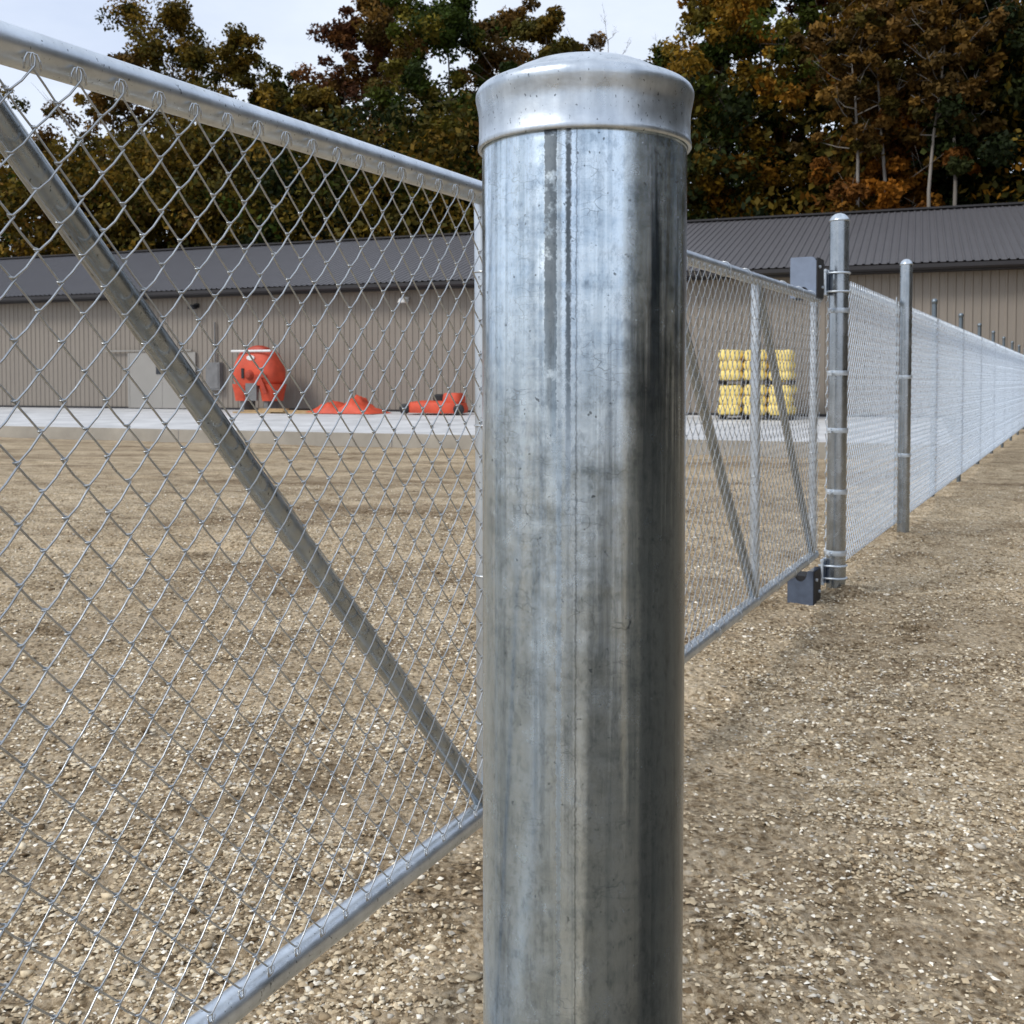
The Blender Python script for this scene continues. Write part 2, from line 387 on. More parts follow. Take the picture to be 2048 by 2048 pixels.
# ------------------------------------------------------------------ building frame of reference
BN = np.array((0.3567, 0.9342)); BS = np.array((0.9342, -0.3567))     # away from the yard, along the wall to the right
P0 = np.array((-21.35, 44.0)); WALL_N = float(P0 @ BN)
def bpt(s, u, z=0.0):
    """point s metres along the wall, u metres in front of it"""
    p = P0 + BS * s - BN * u; return Vector((p[0], p[1], z))
B_ROT = math.atan2(BS[1], BS[0])
FD = np.array((math.sin(R(28.5)), math.cos(R(28.5)))); FP = np.array((1.7636, 5.716))   # fence line

# ------------------------------------------------------------------ ground
def ground_z(x, y):
    u = WALL_N - (x * BN[0] + y * BN[1])
    drop = -0.44 * sstep(25.0, 9.0, u) if False else -0.44 * np.clip((25.0 - u) / 14.0, 0, 1)
    side = (x - FP[0]) * FD[1] - (y - FP[1]) * FD[0]        # >0 right of the fence
    keep = sstep(-1.3, -0.3, side)
    z = drop * (1 - keep)
    r = np.hypot(x, y)
    amp = np.clip(1.2 - r / 60, 0.15, 1)
    z = z + amp * (0.030 * (vnoise(x * 0.9, y * 0.9, 1) - 0.5) + 0.022 * (vnoise(x * 2.7, y * 2.7, 2) - 0.5)
                   + 0.040 * (vnoise(x * 4, y * 8, 3) - 0.5) + 0.020 * (vnoise(x * 17, y * 21, 4) - 0.5))
    for k in range(13):                                 # disturbed soil heaped at the post feet
        px, py = FP + FD * 2.42 * k
        z = z + 0.05 * np.exp(-((x - px) ** 2 + (y - py) ** 2) / 0.030) * (0.5 + vnoise(x * 11, y * 11, 8))
    return z
def axis(lo, hi, step, far, g=1.22):
    a = list(np.arange(lo, hi + step / 2, step)); d = step
    while a[-1] < far: d *= g; a.append(a[-1] + d)
    d = step; b = [a[0]]
    while b[-1] > -far: d *= g; b.append(b[-1] - d)
    return np.array(b[:0:-1] + a)
gx = axis(-4.0, 5.5, 0.042, 900, 1.07); gy = axis(0.8, 8.0, 0.042, 900, 1.07)
GX, GY = np.meshgrid(gx, gy)
gv = np.stack([GX, GY, ground_z(GX, GY)], -1).reshape(-1, 3)
nx_, ny_ = len(gx), len(gy)
ii = (np.arange(ny_ - 1)[:, None] * nx_ + np.arange(nx_ - 1)[None, :]).ravel()
gf = np.stack([ii, ii + 1, ii + nx_ + 1, ii + nx_], -1)
tag(link('ground', np_mesh('ground', gv, gf, M['ground'], smooth=True)), kind='structure')

# gravel: loose stones, one piece of stuff
rng = np.random.default_rng(5)
ICO_V = None
def ico():
    t = (1 + 5 ** 0.5) / 2
    v = np.array([(-1,t,0),(1,t,0),(-1,-t,0),(1,-t,0),(0,-1,t),(0,1,t),(0,-1,-t),(0,1,-t),(t,0,-1),(t,0,1),(-t,0,-1),(-t,0,1)], float)
    v /= np.linalg.norm(v[0])
    f = np.array([(0,11,5),(0,5,1),(0,1,7),(0,7,10),(0,10,11),(1,5,9),(5,11,4),(11,10,2),(10,7,6),(7,1,8),(3,9,4),(3,4,2),(3,2,6),(3,6,8),(3,8,9),(4,9,5),(2,4,11),(6,2,10),(8,6,7),(9,8,1)])
    return v, f
def shard():
    v = np.array([(1,0,-0.5),(0,1,-0.5),(-1,0,-0.5),(0,-1,-0.5),(0.15,0.1,0.6)], float)
    return v, np.array([(0,1,4),(1,2,4),(2,3,4),(3,0,4)])
def octa():
    v = np.array([(1,0,0),(0,1,0),(-1,0,0),(0,-1,0),(0,0,1),(0,0,-1)], float)
    f = np.array([(0,1,4),(1,2,4),(2,3,4),(3,0,4),(1,0,5),(2,1,5),(3,2,5),(0,3,5)])
    return v, f
def stones(n, base, smin, smax, rmin, rmax, pw):
    bv, bf = base
    # radius sampled from r^(1-pw), angle within a wide fan ahead of the viewpoint
    k = 2 - pw; q = rng.random(n)
    r = (rmin ** k + q * (rmax ** k - rmin ** k)) ** (1 / k)
    a = (rng.random(n) - 0.5) * 2 * R(40)
    x = r * np.sin(a); y = r * np.cos(a)
    s = smin * (smax / smin) ** (rng.random(n) ** 2.2)
    cl = vnoise(x * 1.7, y * 1.7, 11) * 0.6 + vnoise(x * 5, y * 5, 12) * 0.4
    keep = rng.random(n) < np.clip((cl - 0.22) * 2.6, 0.16, 1)
    x, y, s = x[keep], y[keep], s[keep]; n = len(x)
    V = bv[None] * (1 + 0.8 * (rng.random((n, len(bv), 1)) - 0.5)) + 0.28 * (rng.random((n, len(bv), 3)) - 0.5)
    V = V * (np.stack([1 + 0.5 * rng.random(n), 0.75 + 0.4 * rng.random(n), 0.35 + 0.4 * rng.random(n)], -1) * s[:, None] * 0.5)[:, None, :]
    th = rng.random(n) * 2 * math.pi; ti = (rng.random(n) - 0.5) * 0.9
    c, si = np.cos(ti), np.sin(ti); X, Y, Z = V[..., 0], V[..., 1], V[..., 2]
    Y, Z = Y * c[:, None] - Z * si[:, None], Y * si[:, None] + Z * c[:, None]
    c, si = np.cos(th), np.sin(th); X, Y = X * c[:, None] - Y * si[:, None], X * si[:, None] + Y * c[:, None]
    z0 = ground_z(x, y) + s * 0.16
    V = np.stack([X + x[:, None], Y + y[:, None], Z + z0[:, None]], -1).reshape(-1, 3)
    F = (bf[None] + (np.arange(n) * len(bv))[:, None, None]).reshape(-1, 3)
    pal = np.array([(0.42, 0.335, 0.22), (0.54, 0.445, 0.305), (0.33, 0.25, 0.155), (0.66, 0.57, 0.42), (0.82, 0.76, 0.64), (0.14, 0.098, 0.056), (0.50, 0.46, 0.39)])
    pi = rng.choice(len(pal), n, p=[0.25, 0.24, 0.17, 0.14, 0.07, 0.08, 0.05])
    c3 = pal[pi] * (0.86 + 0.44 * rng.random((n, 1)))
    return V, F, np.repeat(c3, len(bv), 0)
parts = [stones(8000, ico(), 0.008, 0.027, 1.2, 9, 1.2), stones(40000, octa(), 0.007, 0.019, 1.2, 9, 1.3), stones(390000, shard(), 0.006, 0.0185, 1.2, 13, 1.3)]
off = 0; Vs, Fs, Cs = [], [], []
for V, F, C3 in parts:
    Vs.append(V); Fs.append(F + off); Cs.append(C3); off += len(V)
tag(link('gravel', np_mesh('gravel', np.concatenate(Vs), np.concatenate(Fs), M['stone'], np.concatenate(Cs))), kind='stuff')

# ------------------------------------------------------------------ concrete apron
AP_W = 10.65
ab = MB()
sL, sR = -14.0, 36.4
def ap_z(u): return 0.086 - 0.19 * u / AP_W
n_sl = 8
for i in range(n_sl):
    a = sL + (sR - sL) * i / n_sl + 0.01; b_ = sL + (sR - sL) * (i + 1) / n_sl - 0.01
    cut = lambda s, u: s
    top = [bpt(a, 0, ap_z(0)), bpt(b_, 0, ap_z(0)), bpt(b_, AP_W, ap_z(AP_W)), bpt(a, AP_W, ap_z(AP_W))]
    bot = [p - Vector((0, 0, 0.55)) for p in top]
    ab = MB(); ab.add(top + bot, [(0, 3, 2, 1), (0, 1, 5, 4), (1, 2, 6, 5), (3, 0, 4, 7)], 0); ab.add(top + bot, [(2, 3, 7, 6)], 1)
    if i == 0: apron = tag(ab.build('apron', [M['concrete'], M['concrete_edge']]), kind='structure')
    else: ab.build('slab', [M['concrete'], M['concrete_edge']], apron)

# ------------------------------------------------------------------ building
PW = 0.9144; NP_ = 64; S0 = -12 * PW
EAVE, RIDGE_Z, RIDGE_D, DEPTH = 4.66, 7.52, 9.0, 18.0
OVER = 0.6
bld = empty('metal_barn', bpt(0, 0, 0), (0, 0, B_ROT))    # local x along the wall, local y away
tag(bld, 'long low taupe metal barn with charcoal ribbed roof behind the fenced yard', 'barn')
def ribbed(width, length, rib_h, rib_w, n_rib, name, mat):
    """sheet in local x (width) and z' (length); ribs stick out to -y"""
    pr = [(0.0, 0.0)]
    for i in range(n_rib):
        c = width * (i + 0.5) / n_rib
        pr += [(c - rib_w, 0), (c - rib_w * 0.45, -rib_h), (c + rib_w * 0.45, -rib_h), (c + rib_w, 0)]
    pr.append((width, 0.0))
    mb = MB(); k = len(pr)
    mb.add([(a, b, 0) for a, b in pr] + [(a, b, length) for a, b in pr], [(i, i + 1, k + i + 1, k + i) for i in range(k - 1)])
    return mb.mesh(name, mat)
wp = ribbed(PW, EAVE - 0.086, 0.026, 0.045, 4, 'wall_panel', M['wall'])
slope = math.atan2(RIDGE_Z - EAVE - 0.1, RIDGE_D); rl = (RIDGE_D + OVER) / math.cos(slope)
rp = ribbed(PW, rl, 0.03, 0.045, 4, 'roof_panel', M['roof'])
random.seed(3)
for i in range(NP_):
    x = S0 + i * PW
    link('wall_panel', wp, bld, (x, random.uniform(-0.002, 0.002), 0.086))
    o = link('roof_panel', rp, bld, (x, -OVER, EAVE + 0.12 - OVER * math.tan(slope) + random.uniform(-0.002, 0.002)), (-(math.pi / 2 - slope), 0, 0))
L0, L1 = S0 - 0.3, S0 + NP_ * PW + 0.3
def strip(name, y0, y1, z0, z1, mat, lab=None):
    o = MB().box(((L0 + L1) / 2, (y0 + y1) / 2, (z0 + z1) / 2), (L1 - L0, abs(y1 - y0), abs(z1 - z0))).build(name, mat, bld)
    if lab: o['label'] = lab
    return o
ez = EAVE + 0.10 - OVER * math.tan(slope)
strip('fascia', -OVER - 0.02, -OVER + 0.02, ez - 0.24, ez - 0.01, M['trim'])
# gutter: open half-pipe profile along the eave
g = MB(); prof = [(-OVER - 0.03, ez - 0.02), (-OVER - 0.03, ez - 0.15), (-OVER - 0.13, ez - 0.17), (-OVER - 0.17, ez - 0.12), (-OVER - 0.17, ez - 0.03), (-OVER - 0.19, ez - 0.03), (-OVER - 0.19, ez - 0.14), (-OVER - 0.14, ez - 0.20), (-OVER - 0.025, ez - 0.17)]
k = len(prof)
g.add([(L0, y, z) for y, z in prof] + [(L1, y, z) for y, z in prof], [(i, (i + 1) % k, k + (i + 1) % k, k + i) for i in range(k)])
g.build('gutter', M['trim'], bld)
strip('soffit', -OVER + 0.025, -0.03, ez - 0.22, ez - 0.20, M['soffit'])
strip('ridge_cap', RIDGE_D - 0.22, RIDGE_D + 0.22, RIDGE_Z + 0.03, RIDGE_Z + 0.10, M['trim'])
strip('base_trim', -0.05, -0.028, 0.075, 0.16, M['trim'])
strip('rear_wall', DEPTH - 0.1, DEPTH, 0.0, EAVE, M['wall'])
rr = MB(); rr.add([(L0, RIDGE_D, RIDGE_Z), (L1, RIDGE_D, RIDGE_Z), (L1, DEPTH + OVER, EAVE - 0.1), (L0, DEPTH + OVER, EAVE - 0.1),
                   (L0, RIDGE_D, RIDGE_Z - 0.05), (L1, RIDGE_D, RIDGE_Z - 0.05), (L1, DEPTH + OVER, EAVE - 0.15), (L0, DEPTH + OVER, EAVE - 0.15)],
                  [(0, 1, 2, 3), (7, 6, 5, 4), (2, 6, 7, 3), (0, 3, 7, 4), (1, 5, 6, 2)])
rr.build('rear_roof', M['roof'], bld)
for x in (S0, S0 + NP_ * PW):
    gb = MB(); gb.prism([(0.02, 0), (DEPTH - 0.12, 0), (DEPTH - 0.12, EAVE - 0.02), (RIDGE_D, RIDGE_Z - 0.12), (0.02, EAVE - 0.02)], 0.06,
                        Matrix(((0, 0, 1, x - 0.03), (1, 0, 0, 0), (0, 1, 0, 0), (0, 0, 0, 1))))
    gb.build('gable_wall', M['wall'], bld)
# sliding door with track and window
dx0, dx1, dz1 = 6.75, 9.95, 2.28
dr = MB()
dr.box(((dx0 + dx1) / 2, -0.085, (0.12 + dz1) / 2), (dx1 - dx0, 0.05, dz1 - 0.12))
for xx in (dx0 + 0.04, dx1 - 0.04, (dx0 + dx1) / 2): dr.box((xx, -0.115, (0.14 + dz1) / 2), (0.08, 0.012, dz1 - 0.2))
door = dr.build('door', M['door'], bld); door['label'] = 'pale grey sliding door'
MB().box(((dx0 + dx1) / 2 - 0.6, -0.13, dz1 + 0.07), (dx1 - dx0 + 0.9, 0.07, 0.05)).build('track', M['door'], door)
wf = MB(); wx = 8.3
for i in range(2):
    wf.box((wx + i * 0.40, -0.125, 1.66), (0.36, 0.02, 0.44))
wf.build('window', M['glass'], door)
hd = MB(); hd.poly([(dx1 - 0.2, -0.12, 1.0), (dx1 - 0.2, -0.17, 1.02), (dx1 - 0.2, -0.17, 1.26), (dx1 - 0.2, -0.12, 1.28)], 0.014, 6); hd.build('handle', M['black'], door)
ub = MB(); ub.box((10.85, -0.15, 1.35), (0.62, 0.22, 1.05)); ub.box((10.85, -0.27, 1.35), (0.5, 0.02, 0.92)); ub.poly([(10.85, -0.1, 1.88), (10.85, -0.1, 3.4)], 0.03, 8)
ub.build('utility_box', M['grey'], bld)
for lx, mm in ((10.0, 'black'), (18.9, 'white')):
    fl = MB(); fl.box((lx, -0.08, 4.04), (0.18, 0.1, 0.16)); fl.poly([(lx, -0.1, 4.04), (lx, -0.25, 4.02)], 0.03, 8)
    fl.lathe([(0.0, 0.07), (0.13, 0.05), (0.19, -0.09), (0.17, -0.1), (0.0, -0.04)], 14, (lx, -0.33, 4.0))
    fl.build('flood_light', M[mm], bld)

# ------------------------------------------------------------------ hillside and wood
HS = [(WALL_N + 20), 34.0]
def hill_z(x, y):
    n = x * BN[0] + y * BN[1]; 
    a = np.clip(n - (WALL_N + 19.5), 0, None); b_ = np.clip(x - 23.0 - np.clip(y - 20, 0, None) * 0.6, 0, None) * (y > -60)
    d = np.maximum(a, b_ * 0.9)
    return 17.0 * (1 - np.exp(-d * 0.30 / 17.0)) - 0.10 + 0.25 * (vnoise(x * 0.2, y * 0.2, 21) - 0.5)
hx = np.linspace(-150, 160, 125); hy = np.linspace(-45, 190, 110)
HX, HY = np.meshgrid(hx, hy); hv = np.stack([HX, HY, hill_z(HX, HY) - 0.35], -1)
keepv = ((HX * BN[0] + HY * BN[1]) > WALL_N + 18) | (HX > 22)
ii = np.array([(j * 125 + i) for j in range(109) for i in range(124) if keepv[j, i] and keepv[j + 1, i + 1] and keepv[j, i + 1] and keepv[j + 1, i]])
hf = np.stack([ii, ii + 1, ii + 126, ii + 125], -1)
tag(link('hillside', np_mesh('hillside', hv.reshape(-1, 3), hf, M['hill'], smooth=True)), kind='structure')

PAL = {
 'olive':  [(0.125, 0.085, 0.010), (0.080, 0.064, 0.010), (0.175, 0.105, 0.012), (0.052, 0.050, 0.008)],
 'green':  [(0.040, 0.062, 0.008), (0.062, 0.078, 0.010), (0.026, 0.042, 0.007), (0.12, 0.10, 0.012)],
 'gold':   [(0.22, 0.125, 0.011), (0.17, 0.105, 0.012), (0.10, 0.078, 0.011), (0.25, 0.115, 0.011)],
 'rust':   [(0.105, 0.042, 0.016), (0.075, 0.030, 0.014), (0.14, 0.058, 0.016), (0.055, 0.030, 0.014)],
 'brown':  [(0.125, 0.066, 0.014), (0.088, 0.052, 0.012), (0.165, 0.088, 0.016), (0.068, 0.052, 0.009)],
 'dark':   [(0.022, 0.032, 0.008), (0.016, 0.024, 0.007), (0.034, 0.042, 0.010), (0.060, 0.052, 0.010)],
 'orange': [(0.24, 0.090, 0.009), (0.19, 0.082, 0.010), (0.15, 0.058, 0.010), (0.10, 0.060, 0.010)],
}
LEAF_MULT = 2.9
def leaves(centres, rads, per, size, pal, rg, flat=0.75):
    """leaf-sized quads scattered through clumps; returns verts, faces, colours"""
    per = int(per * LEAF_MULT); nc = len(centres); n = nc * per
    d = rg.normal(size=(n, 3)); d /= np.linalg.norm(d, axis=1, keepdims=True)
    rr_ = rg.random(n) ** 0.45
    p = np.repeat(centres, per, 0) + d * (rr_ * np.repeat(rads, per))[:, None] * np.array((1, 1, flat))
    s = size * (0.55 + 0.9 * rg.random(n))
    nrm = rg.normal(size=(n, 3)) + d * 0.9 + np.array((0, 0, 0.5)); nrm /= np.linalg.norm(nrm, axis=1, keepdims=True)
    u = np.cross(nrm, rg.normal(size=(n, 3))); u /= np.linalg.norm(u, axis=1, keepdims=True); v = np.cross(nrm, u)
    u = u * s[:, None]; v = v * (s * 0.62)[:, None]
    q = np.stack([p - u, p - v * 0.9 + u * 0.1, p + u * 0.95 + nrm * (s * 0.25)[:, None], p + v + u * 0.05], 1).reshape(-1, 3)
    f = np.arange(n * 4).reshape(n, 4)
    pal = np.array(pal); ci = rg.choice(len(pal), nc, p=np.array([0.34, 0.3, 0.2, 0.16])); cl = pal[ci] * (0.75 + 0.5 * rg.random((nc, 1)))
    c = np.repeat(cl, per, 0) * (0.6 + 0.8 * rg.random((n, 1)))
    return q, f, np.repeat(c, 4, 0)

def make_tree(name, X, Y, top, rad, pal, label, seed, per=60, clumps=130, size=0.145, base=0.16, bare=False, pale=False, r0=0.2):
    rg = np.random.default_rng(seed); rnd = random.Random(seed)
    gz = float(hill_z(np.array([X]), np.array([Y]))[0]) - 0.4
    H = top - gz
    t = empty(name, (X, Y, gz)); tag(t, label, 'tree', 'autumn trees on the wooded hillside')
    tb = MB(); pts = []; x = y = 0.0
    for i in range(8):
        f = i / 7; pts.append(Vector((x, y, H * 0.9 * f))); x += rnd.uniform(-.28, .28); y += rnd.uniform(-.28, .28)
    tb.poly(pts, [r0 * (1 - 0.86 * (i / 7)) for i in range(8)], 7)
    cents = []; rads = []
    nl = 20 if not bare else 26
    for k in range(nl):
        f = base + (0.97 - base) * (k + rnd.random()) / nl
        i = min(6, int(f / 0.9 * 7)) if f < 0.9 else 6
        a = pts[i].lerp(pts[i + 1], max(0, min(1, f / 0.9 * 7 - i)))
        an = k * 2.4 + rnd.uniform(-.5, .5)
        prof = math.sin(math.pi * min(1, max(0.05, (f - base) / (1 - base) * 0.86 + 0.14))) ** 0.7
        ln = rad * prof * rnd.uniform(0.6, 1.12); rise = ln * rnd.uniform(0.25, 0.75)
        if bare: rise = ln * rnd.uniform(0.7, 1.3)
        mid = a + Vector((math.cos(an) * ln * 0.5, math.sin(an) * ln * 0.5, rise * 0.35))
        end = a + Vector((math.cos(an) * ln, math.sin(an) * ln, rise))
        rb = max(0.02, r0 * 0.45 * (1 - f * 0.7))
        tb.poly([a, mid, end], [rb, rb * 0.6, rb * 0.2], 5)
        for q in range(6 if bare else 3):
            s_ = mid.lerp(end, rnd.random()); e2 = s_ + Vector((rnd.uniform(-1, 1), rnd.uniform(-1, 1), rnd.uniform(0, 1.2))) * (ln * 0.35)
            tb.poly([s_, e2], [rb * 0.4, rb * 0.1], 4)
            if bare:
                for q2 in range(3):
                    s3 = s_.lerp(e2, rnd.random()); tb.poly([s3, s3 + Vector((rnd.uniform(-1, 1), rnd.uniform(-1, 1), rnd.uniform(0.1, 1))) * ln * 0.18], [rb * 0.22, rb * 0.08], 3)
        m_ = max(1, int(clumps * 1.35) // nl)
        for q in range(m_):
            w_ = rnd.uniform(0.25, 1.05); p = a.lerp(mid, w_ * 2) if w_ < 0.5 else mid.lerp(end, w_ * 2 - 1)
            j = ln * 0.22; cents.append((p.x + rnd.gauss(0, j), p.y + rnd.gauss(0, j), p.z + rnd.gauss(0, j * 0.8))); rads.append(rnd.uniform(0.4, 1.15) * rad / 5.0)
    tb.build('trunk', M['pale_bark' if pale else 'bark'], t, smooth=True)
    if per:
        q, f, c = leaves(np.array(cents), np.array(rads), per, size, PAL[pal], rg)
        link('crown', np_mesh('crown', q, f, M['leaf'], c), t)
    return t

TREES = [   # x, y, top, crown radius, palette, label
 (-41.11, 81.52, 29.84, 4.2, 'olive', 'sparse olive tree at the far left edge, branch tips over the sky', {'per': 34, 'clumps': 80}),
 (-32.00, 72.69, 18.81, 3.2, 'brown', 'low thin brown tree under the gate rail at the left, sky through it', {'per': 26, 'clumps': 70}),
 (-27.83, 75.38, 25.71, 4.4, 'brown', 'sparse russet brown tree left of the tall olive one', {'per': 34, 'clumps': 150}),
 (-25.33, 78.70, 30.15, 6.0, 'olive', 'tall olive brown tree standing left of the first sky gap', {'per': 52, 'clumps': 160}),
 (-19.14, 70.99, 24.45, 4.8, 'olive', 'olive tree whose right side borders the first sky gap', {'per': 50, 'clumps': 150}),
 (-16.31, 74.19, 23.04, 3.6, 'green', 'low green tree at the bottom of the first sky gap', {'per': 60, 'clumps': 130}),
 (-12.45, 68.43, 21.02, 3.4, 'olive', 'low yellowish tree right of the first sky gap', {'per': 60, 'clumps': 130}),
 (-11.81, 74.61, 28.12, 4.0, 'rust', 'rust tree just right of the first sky gap, open crown', {'per': 34, 'clumps': 120}),
 (-8.37, 75.44, 30.20, 5.2, 'brown', 'tall dark brown tree above the gate rail, left of the thick post', {'per': 52, 'clumps': 160}),
 (-3.96, 67.33, 26.44, 5.2, 'green', 'tall green and olive tree close to the left of the thick post cap', {'per': 56, 'clumps': 170}),
 (-0.81, 71.48, 26.99, 5.0, 'brown', 'brown tree rising directly over the left of the post cap', {'per': 52, 'clumps': 150}),
 (1.85, 64.04, 23.99, 3.6, 'olive', 'olive topped tree behind the post cap', {'per': 46, 'clumps': 130}),
 (4.54, 70.51, 25.30, 3.2, 'brown', 'thin brown tree at the left edge of the second sky gap', {'per': 22, 'clumps': 80}),
 (5.95, 65.69, 24.27, 3.0, 'brown', 'bare grey tree with fine twigs in the second sky gap', {'per': 0, 'bare': True, 'pale': True, 'r0': 0.13}),
 (7.38, 60.86, 20.12, 3.6, 'green', 'low green tree under the second sky gap', {'per': 60, 'clumps': 140}),
 (10.08, 66.25, 23.84, 2.8, 'brown', 'bare twiggy tree beside the tall gold and green one', {'per': 0, 'bare': True, 'pale': True, 'r0': 0.12}),
 (11.03, 57.33, 23.77, 4.4, 'gold', 'tall gold topped tree right of the second sky gap', {'per': 50, 'clumps': 170}),
 (13.99, 58.34, 26.11, 4.6, 'green', 'tall green tree between the gold tree and the rust trees', {'per': 56, 'clumps': 180}),
 (17.33, 61.34, 25.07, 4.0, 'rust', 'open rust tree with sky showing between its limbs', {'per': 30, 'clumps': 110, 'r0': 0.26}),
 (18.48, 57.69, 26.11, 4.2, 'brown', 'tall brown tree behind the slim trunks on the right', {'per': 42, 'clumps': 130, 'r0': 0.26}),
 (19.85, 55.03, 23.39, 4.2, 'gold', 'tall gold tree on a pale slim trunk at the right', {'per': 44, 'clumps': 140, 'base': 0.5, 'pale': True}),
 (18.02, 51.66, 15.66, 3.4, 'orange', 'small bright orange tree just over the barn roof at the right', {'per': 60, 'clumps': 120, 'base': 0.35, 'pale': True, 'r0': 0.12}),
 (22.77, 57.13, 25.05, 4.2, 'olive', 'tall olive tree with pale trunk left of the dark green ones', {'per': 46, 'clumps': 140, 'pale': True}),
 (23.34, 52.62, 24.17, 4.4, 'dark', 'dense dark green tree near the right edge', {'per': 60, 'clumps': 200, 'base': 0.15}),
 (25.10, 50.88, 24.37, 4.6, 'dark', 'dense dark green tree at the very right edge', {'per': 60, 'clumps': 200, 'base': 0.12}),
]
for i, (X, Y, top, rad, pal, lab, kw) in enumerate(TREES):
    make_tree('tree', X, Y, top, rad, pal, lab, 100 + i, **kw)
# slim pale trunks standing free just behind the barn roof at the right
SLIM = [(16.33, 50.59, 18.96, 2.4, 'brown', 'slim pale trunk just left of the bright orange tree, foliage only high up'),
 (18.04, 49.83, 20.58, 2.4, 'brown', 'slim pale forked trunk right of the bright orange tree, rising straight from the roof line'),
 (19.36, 49.76, 19.85, 2.4, 'brown', 'slim pale trunk between the forked pale trunk and the olive tree'),
 (20.73, 48.92, 20.69, 2.4, 'brown', 'rightmost slim pale trunk, standing before the dark green trees')]
for i, (X, Y, top, rad, pal, lab) in enumerate(SLIM):
    make_tree('tree', X, Y, top, rad, pal, lab, 300 + i, per=30, clumps=60, base=0.62, pale=True, r0=0.17)

# understorey: the continuous mass of brush and small trees behind the barn and round the right side of the lot
rg = np.random.default_rng(77)
def wood(n_cl, fn, per, size, palfn, hmin, hmax, rmin, rmax):
    cs, rs = [], []; Q, F, C3 = [], [], []; off_ = 0
    groups = {}
    for _ in range(n_cl):
        x, y = fn(); h = hmin + (hmax - hmin) * rg.random() ** 1.0
        z = float(hill_z(np.array([x]), np.array([y]))[0]) + h
        groups.setdefault(palfn(x, y, h), []).append((x, y, z, rmin + (rmax - rmin) * rg.random()))
    for pal, lst in groups.items():
        a = np.array(lst); q, f, c = leaves(a[:, :3], a[:, 3], per, size, PAL[pal], rg)
        Q.append(q); F.append(f + off_); C3.append(c); off_ += len(q)
    return np.concatenate(Q), np.concatenate(F), np.concatenate(C3)
def behind():
    s = rg.uniform(-30, 62); d = 20.5 + 24 * rg.random() ** 1.3; p = P0 + BS * s + BN * d; return p[0], p[1]
def pal_b(x, y, h):
    px = x / y
    v = rg.random(); k = vnoise(np.array([x * 0.13]), np.array([y * 0.13]), 31)[0]
    if px > 0.28: return 'orange' if (px < 0.40 and v < 0.42) else ('gold' if v < 0.25 else ('dark' if k < 0.55 else 'olive'))
    if px > 0.1: return 'green' if k < 0.4 else ('dark' if k < 0.62 else ('gold' if v < 0.3 else 'olive'))
    return 'dark' if k < 0.28 else ('olive' if k < 0.66 else ('brown' if v < 0.6 else 'green'))
def behind_left():
    s = rg.uniform(-38, 16); d = 21 + 14 * rg.random(); p = P0 + BS * s + BN * d; return p[0], p[1]
q, f, c = wood(1500, behind_left, 14, 0.2, lambda x, y, h: ('olive', 'brown', 'olive', 'dark', 'green')[int(rg.integers(5))], 2.0, 14.5, 1.0, 2.2)
tag(link('undergrowth', np_mesh('undergrowth', q, f, M['leaf'], c)), 'olive brown undergrowth on the hillside at the left', None, None, 'stuff')
q, f, c = wood(5000, behind, 15, 0.2, pal_b, 0.3, 16.5, 0.9, 2.1)
o = tag(link('undergrowth', np_mesh('undergrowth', q, f, M['leaf'], c)), 'dense dark undergrowth filling the hillside behind the barn', None, None, 'stuff')
def right():
    return rg.uniform(25, 44), rg.uniform(-26, 34)
q, f, c = wood(900, right, 15, 0.36, lambda x, y, h: ('dark', 'olive', 'brown', 'dark')[int(rg.integers(4))], 0.3, 17.0, 1.4, 3.0)
o = tag(link('woodland', np_mesh('woodland', q, f, M['leaf'], c)), 'wood along the right side of the lot', None, None, 'stuff')

# ------------------------------------------------------------------ near post
np_ = empty('gate_post', (0.0595, 0.878, 0.0)); PR = 0.0841
tag(np_, 'thick weathered galvanised pipe post with domed cap in the foreground', 'post')
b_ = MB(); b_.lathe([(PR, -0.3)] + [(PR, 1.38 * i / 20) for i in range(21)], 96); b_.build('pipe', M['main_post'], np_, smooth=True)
cp = MB()
cp.lathe([(0.0846, 1.3590), (0.0868, 1.3582), (0.0877, 1.3596), (0.0874, 1.3630), (0.0867, 1.3655), (0.0866, 1.3740), (0.0867, 1.3830), (0.0869, 1.3865), (0.0875, 1.3900),
          (0.0884, 1.3945), (0.0892, 1.3985), (0.0895, 1.4010), (0.0892, 1.4035), (0.0880, 1.4060), (0.0855, 1.4083), (0.0820, 1.4102), (0.0780, 1.4118), (0.0735, 1.4130), (0.0710, 1.4136), (0.0698, 1.4142),
          (0.0680, 1.4158), (0.0650, 1.4180), (0.060, 1.4210), (0.050, 1.4255), (0.038, 1.4289), (0.024, 1.4313), (0.010, 1.4324), (0.0005, 1.4326)], 96)
cp.build('cap', M['cap'], np_, smooth=True)

